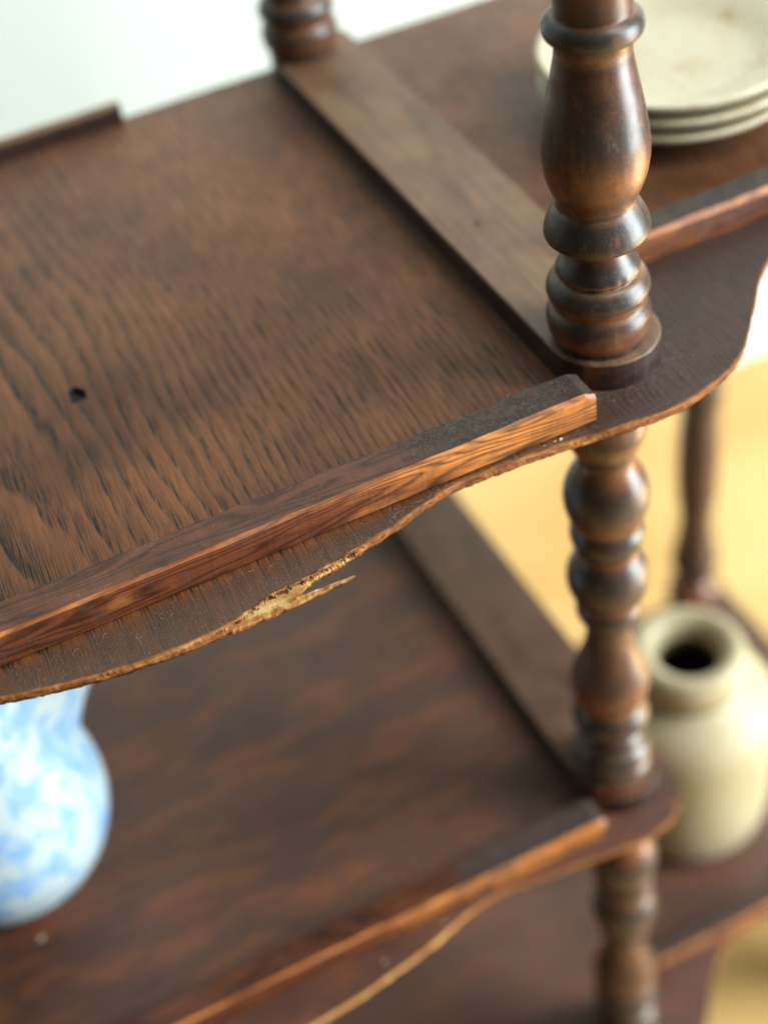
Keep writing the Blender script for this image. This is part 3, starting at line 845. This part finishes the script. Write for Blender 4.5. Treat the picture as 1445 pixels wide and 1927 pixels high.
# stoneware jar
ZJ = ZB + 0.0002
JP = [(0.000, 0.002), (0.000, 0.054), (0.003, 0.0585), (0.014, 0.0655), (0.040, 0.0695), (0.080, 0.0705), (0.115, 0.0705), (0.134, 0.0695), (0.147, 0.0655), (0.157, 0.0570), (0.164, 0.0470), (0.1685, 0.0415), (0.173, 0.0400),
      (0.1770, 0.0420), (0.183, 0.0440), (0.192, 0.0442), (0.2000, 0.0420), (0.2040, 0.0375), (0.2035, 0.0325), (0.199, 0.0270), (0.190, 0.0242), (0.172, 0.0245), (0.155, 0.0420), (0.12, 0.062), (0.03, 0.058), (0.008, 0.045), (0.007, 0.002)]
pj, tj = refine(JP, [(0, 0, 0)] * len(JP), 0.004)
nin = len(pj)
kin = next(i for i, q in enumerate(pj) if i > 60 * 0 and q[0] > 0.2035)
zpk = max(range(nin), key=lambda i: pj[i][0])
jar = empty('stoneware_jar', (0.157, 0.150, ZJ))
tag(jar, 'squat buff stoneware jar with thick rolled rim and dark mouth on the bottom shelf', 'jar')
body = lathe('body', [q for i, q in enumerate(pj) if q[0] <= 0.1725 and i < zpk], jar, MAT['stone'], 72, closed=False)
rim = lathe('rim', [q for i, q in enumerate(pj) if (q[0] >= 0.1715 and i < zpk) or (i >= zpk and q[0] > 0.186)], jar, MAT['stone'], 72, closed=False)
ins = lathe('inside', [q for i, q in enumerate(pj) if i >= zpk and q[0] <= 0.1885], jar, MAT['jar_in'], 72, closed=False)

# blue and white jug
GP = [(0.000, 0.002), (0.000, 0.036), (0.003, 0.038), (0.010, 0.0450), (0.025, 0.0565), (0.045, 0.0640), (0.062, 0.0658), (0.080, 0.0642), (0.096, 0.0600), (0.110, 0.0550), (0.124, 0.0505), (0.140, 0.0475), (0.160, 0.0462),
      (0.190, 0.0460), (0.222, 0.0470), (0.2235, 0.0460), (0.220, 0.0445), (0.190, 0.0430), (0.150, 0.0435), (0.124, 0.0470), (0.10, 0.0550), (0.06, 0.062), (0.02, 0.052), (0.006, 0.03), (0.005, 0.002)]
pg, tg = refine(GP, [(0, 0, 0)] * len(GP), 0.004)
zpk = max(range(len(pg)), key=lambda i: pg[i][0])
jug = empty('printed_jug', (-0.335, 0.124, ZM + 0.0002))
tag(jug, 'round white jug with blue leaf print on the middle shelf', 'jug')


def spout(k, a, z):
    d = (a - R(6) + math.pi) % (2 * math.pi) - math.pi
    t = max(0.0, min(1.0, (z - 0.096) / 0.05))
    return 0.046 * t * math.exp(-(d / 0.45) ** 2)


lathe('body', pg, jug, MAT['jug'], 72, closed=False, chip=spout)
# handle on the far left side
HV, HF = [], []
path = [(-0.052, 0, 0.165), (-0.070, 0, 0.168), (-0.090, 0, 0.150), (-0.096, 0, 0.120), (-0.086, 0, 0.085), (-0.063, 0, 0.068)]
for i, p in enumerate(path):
    t = Vector(path[min(i + 1, 5)]) - Vector(path[max(i - 1, 0)]); t.normalize()
    s_ = t.cross(Vector((0, 1, 0)))
    for k in range(10):
        a = 2 * math.pi * k / 10
        q = Vector(p) + s_ * 0.0055 * math.cos(a) + Vector((0, 1, 0)) * 0.008 * math.sin(a)
        HV.append(tuple(q))
for i in range(5):
    for k in range(10):
        a = i * 10 + k; b = i * 10 + (k + 1) % 10
        HF.append((a, b, b + 10, a + 10))
h = make('handle', HV, HF, MAT['jug'], jug, smooth=True)
m = h.modifiers.new('s', 'SUBSURF'); m.levels = 2; m.render_levels = 2

# ------------------------------------------------------------------ dust, lint and crumbs
def scatter_specks(name, parent, spots, mat):
    V, F = [], []
    for (x, y, z, r) in spots:
        b = len(V)
        for k in range(4):
            a = k * 1.57 + random.random()
            V.append((x + r * math.cos(a) * random.uniform(0.6, 1.3), y + r * math.sin(a) * random.uniform(0.6, 1.3), z + random.uniform(0, 0.2) * r))
        V.append((x, y, z + r * 0.9))
        F += [(b, b + 1, b + 4), (b + 1, b + 2, b + 4), (b + 2, b + 3, b + 4), (b + 3, b, b + 4)]
    o = make(name, V, F, mat, parent)
    o['kind'] = 'stuff'
    return o


spots = []
for i in range(2600):          # front ledge and strip
    x = random.uniform(-0.30, 0.05)
    y0 = outline(x)
    u = random.random()
    if u < 0.50:
        y = random.uniform(y0 + 0.001, -0.0375); z = 0.0
        if y < y0 or x > -0.03 and random.random() < 0.4: continue
    elif u < 0.80:
        if x > -0.027: continue
        y = random.uniform(-0.0352, -0.0195); z = HM
    else:
        y = random.uniform(-0.018, 0.15); z = 0.0
        if x > -0.026: continue
    spots.append((x, y, z, random.choice((0.00008, 0.0001, 0.00012, 0.00016, 0.00022))))
for i in range(420):           # on the front face of the strip
    x = random.uniform(-0.30, -0.03)
    spots.append((x, -0.0366, random.uniform(0.001, 0.0155), random.choice((0.00008, 0.0001, 0.00014))))
for i in range(500):           # round the foot of the post
    a = random.uniform(math.pi * 0.9, math.pi * 2.1); rr = random.uniform(0.0215, 0.0236)
    spots.append((rr * math.cos(a), rr * math.sin(a), BT, random.choice((0.0001, 0.00014, 0.0002, 0.0003))))
for i in range(700):           # heaped against the batten end on the shelf
    a = random.uniform(math.pi * 1.05, math.pi * 2.1); rr = 0.0243 + abs(random.gauss(0, 0.006))
    x, y = rr * math.cos(a), rr * math.sin(a)
    if y < outline(x) + 0.001 or (x < -0.0235 and y > -0.037): continue
    spots.append((x, y, 0.0, random.choice((0.0001, 0.00014, 0.0002, 0.00028))))
scatter_specks('dust_veil', upper, spots, MAT['dust_veil'])

LV, LF = [], []
for i in range(80):
    u = random.random()
    x = random.uniform(-0.30, -0.03)
    if u < 0.45: y, z = random.uniform(outline(x) + 0.002, -0.0375), 0.0002
    elif u < 0.85: x = random.uniform(-0.09, -0.028) if random.random() < 0.6 else x; y, z = random.uniform(-0.034, -0.021), HM + 0.0002
    else: y, z = random.uniform(-0.017, 0.06), 0.0002
    a = random.uniform(0, 6.28); cv = random.uniform(-2.2, 2.2); L = random.uniform(0.0015, 0.005); n = 6
    b = len(LV); wd = 0.00005
    for k in range(n + 1):
        zz = z + 0.0006 * math.sin(k / n * 3.14) * random.uniform(0.5, 1.2)
        LV += [(x - wd * math.sin(a), y + wd * math.cos(a), zz), (x + wd * math.sin(a), y - wd * math.cos(a), zz), (x, y, zz + wd * 1.5)]
        x += math.cos(a) * L / n; y += math.sin(a) * L / n; a += cv / n
    for k in range(n):
        for j in range(3):
            p = b + k * 3 + j; q = b + k * 3 + (j + 1) % 3
            LF.append((p, q, q + 3, p + 3))
lint = make('lint', LV, LF, MAT['lint'], upper); lint['kind'] = 'stuff'

cs = [(-0.0445, -0.0385, 0.0003, 0.0011), (-0.047, -0.0383, 0.0002, 0.0007), (-0.052, -0.0382, 0.0002, 0.0005)]
scatter_specks('grit', upper, cs, MAT['crumb'])
cs = [(-0.3385, 0.0695, ZM, 0.0022), (-0.170, -0.0400, ZM, 0.0013), (-0.130, -0.0345, ZM, 0.0010)]
scatter_specks('grit', middle, cs, MAT['crumb'])
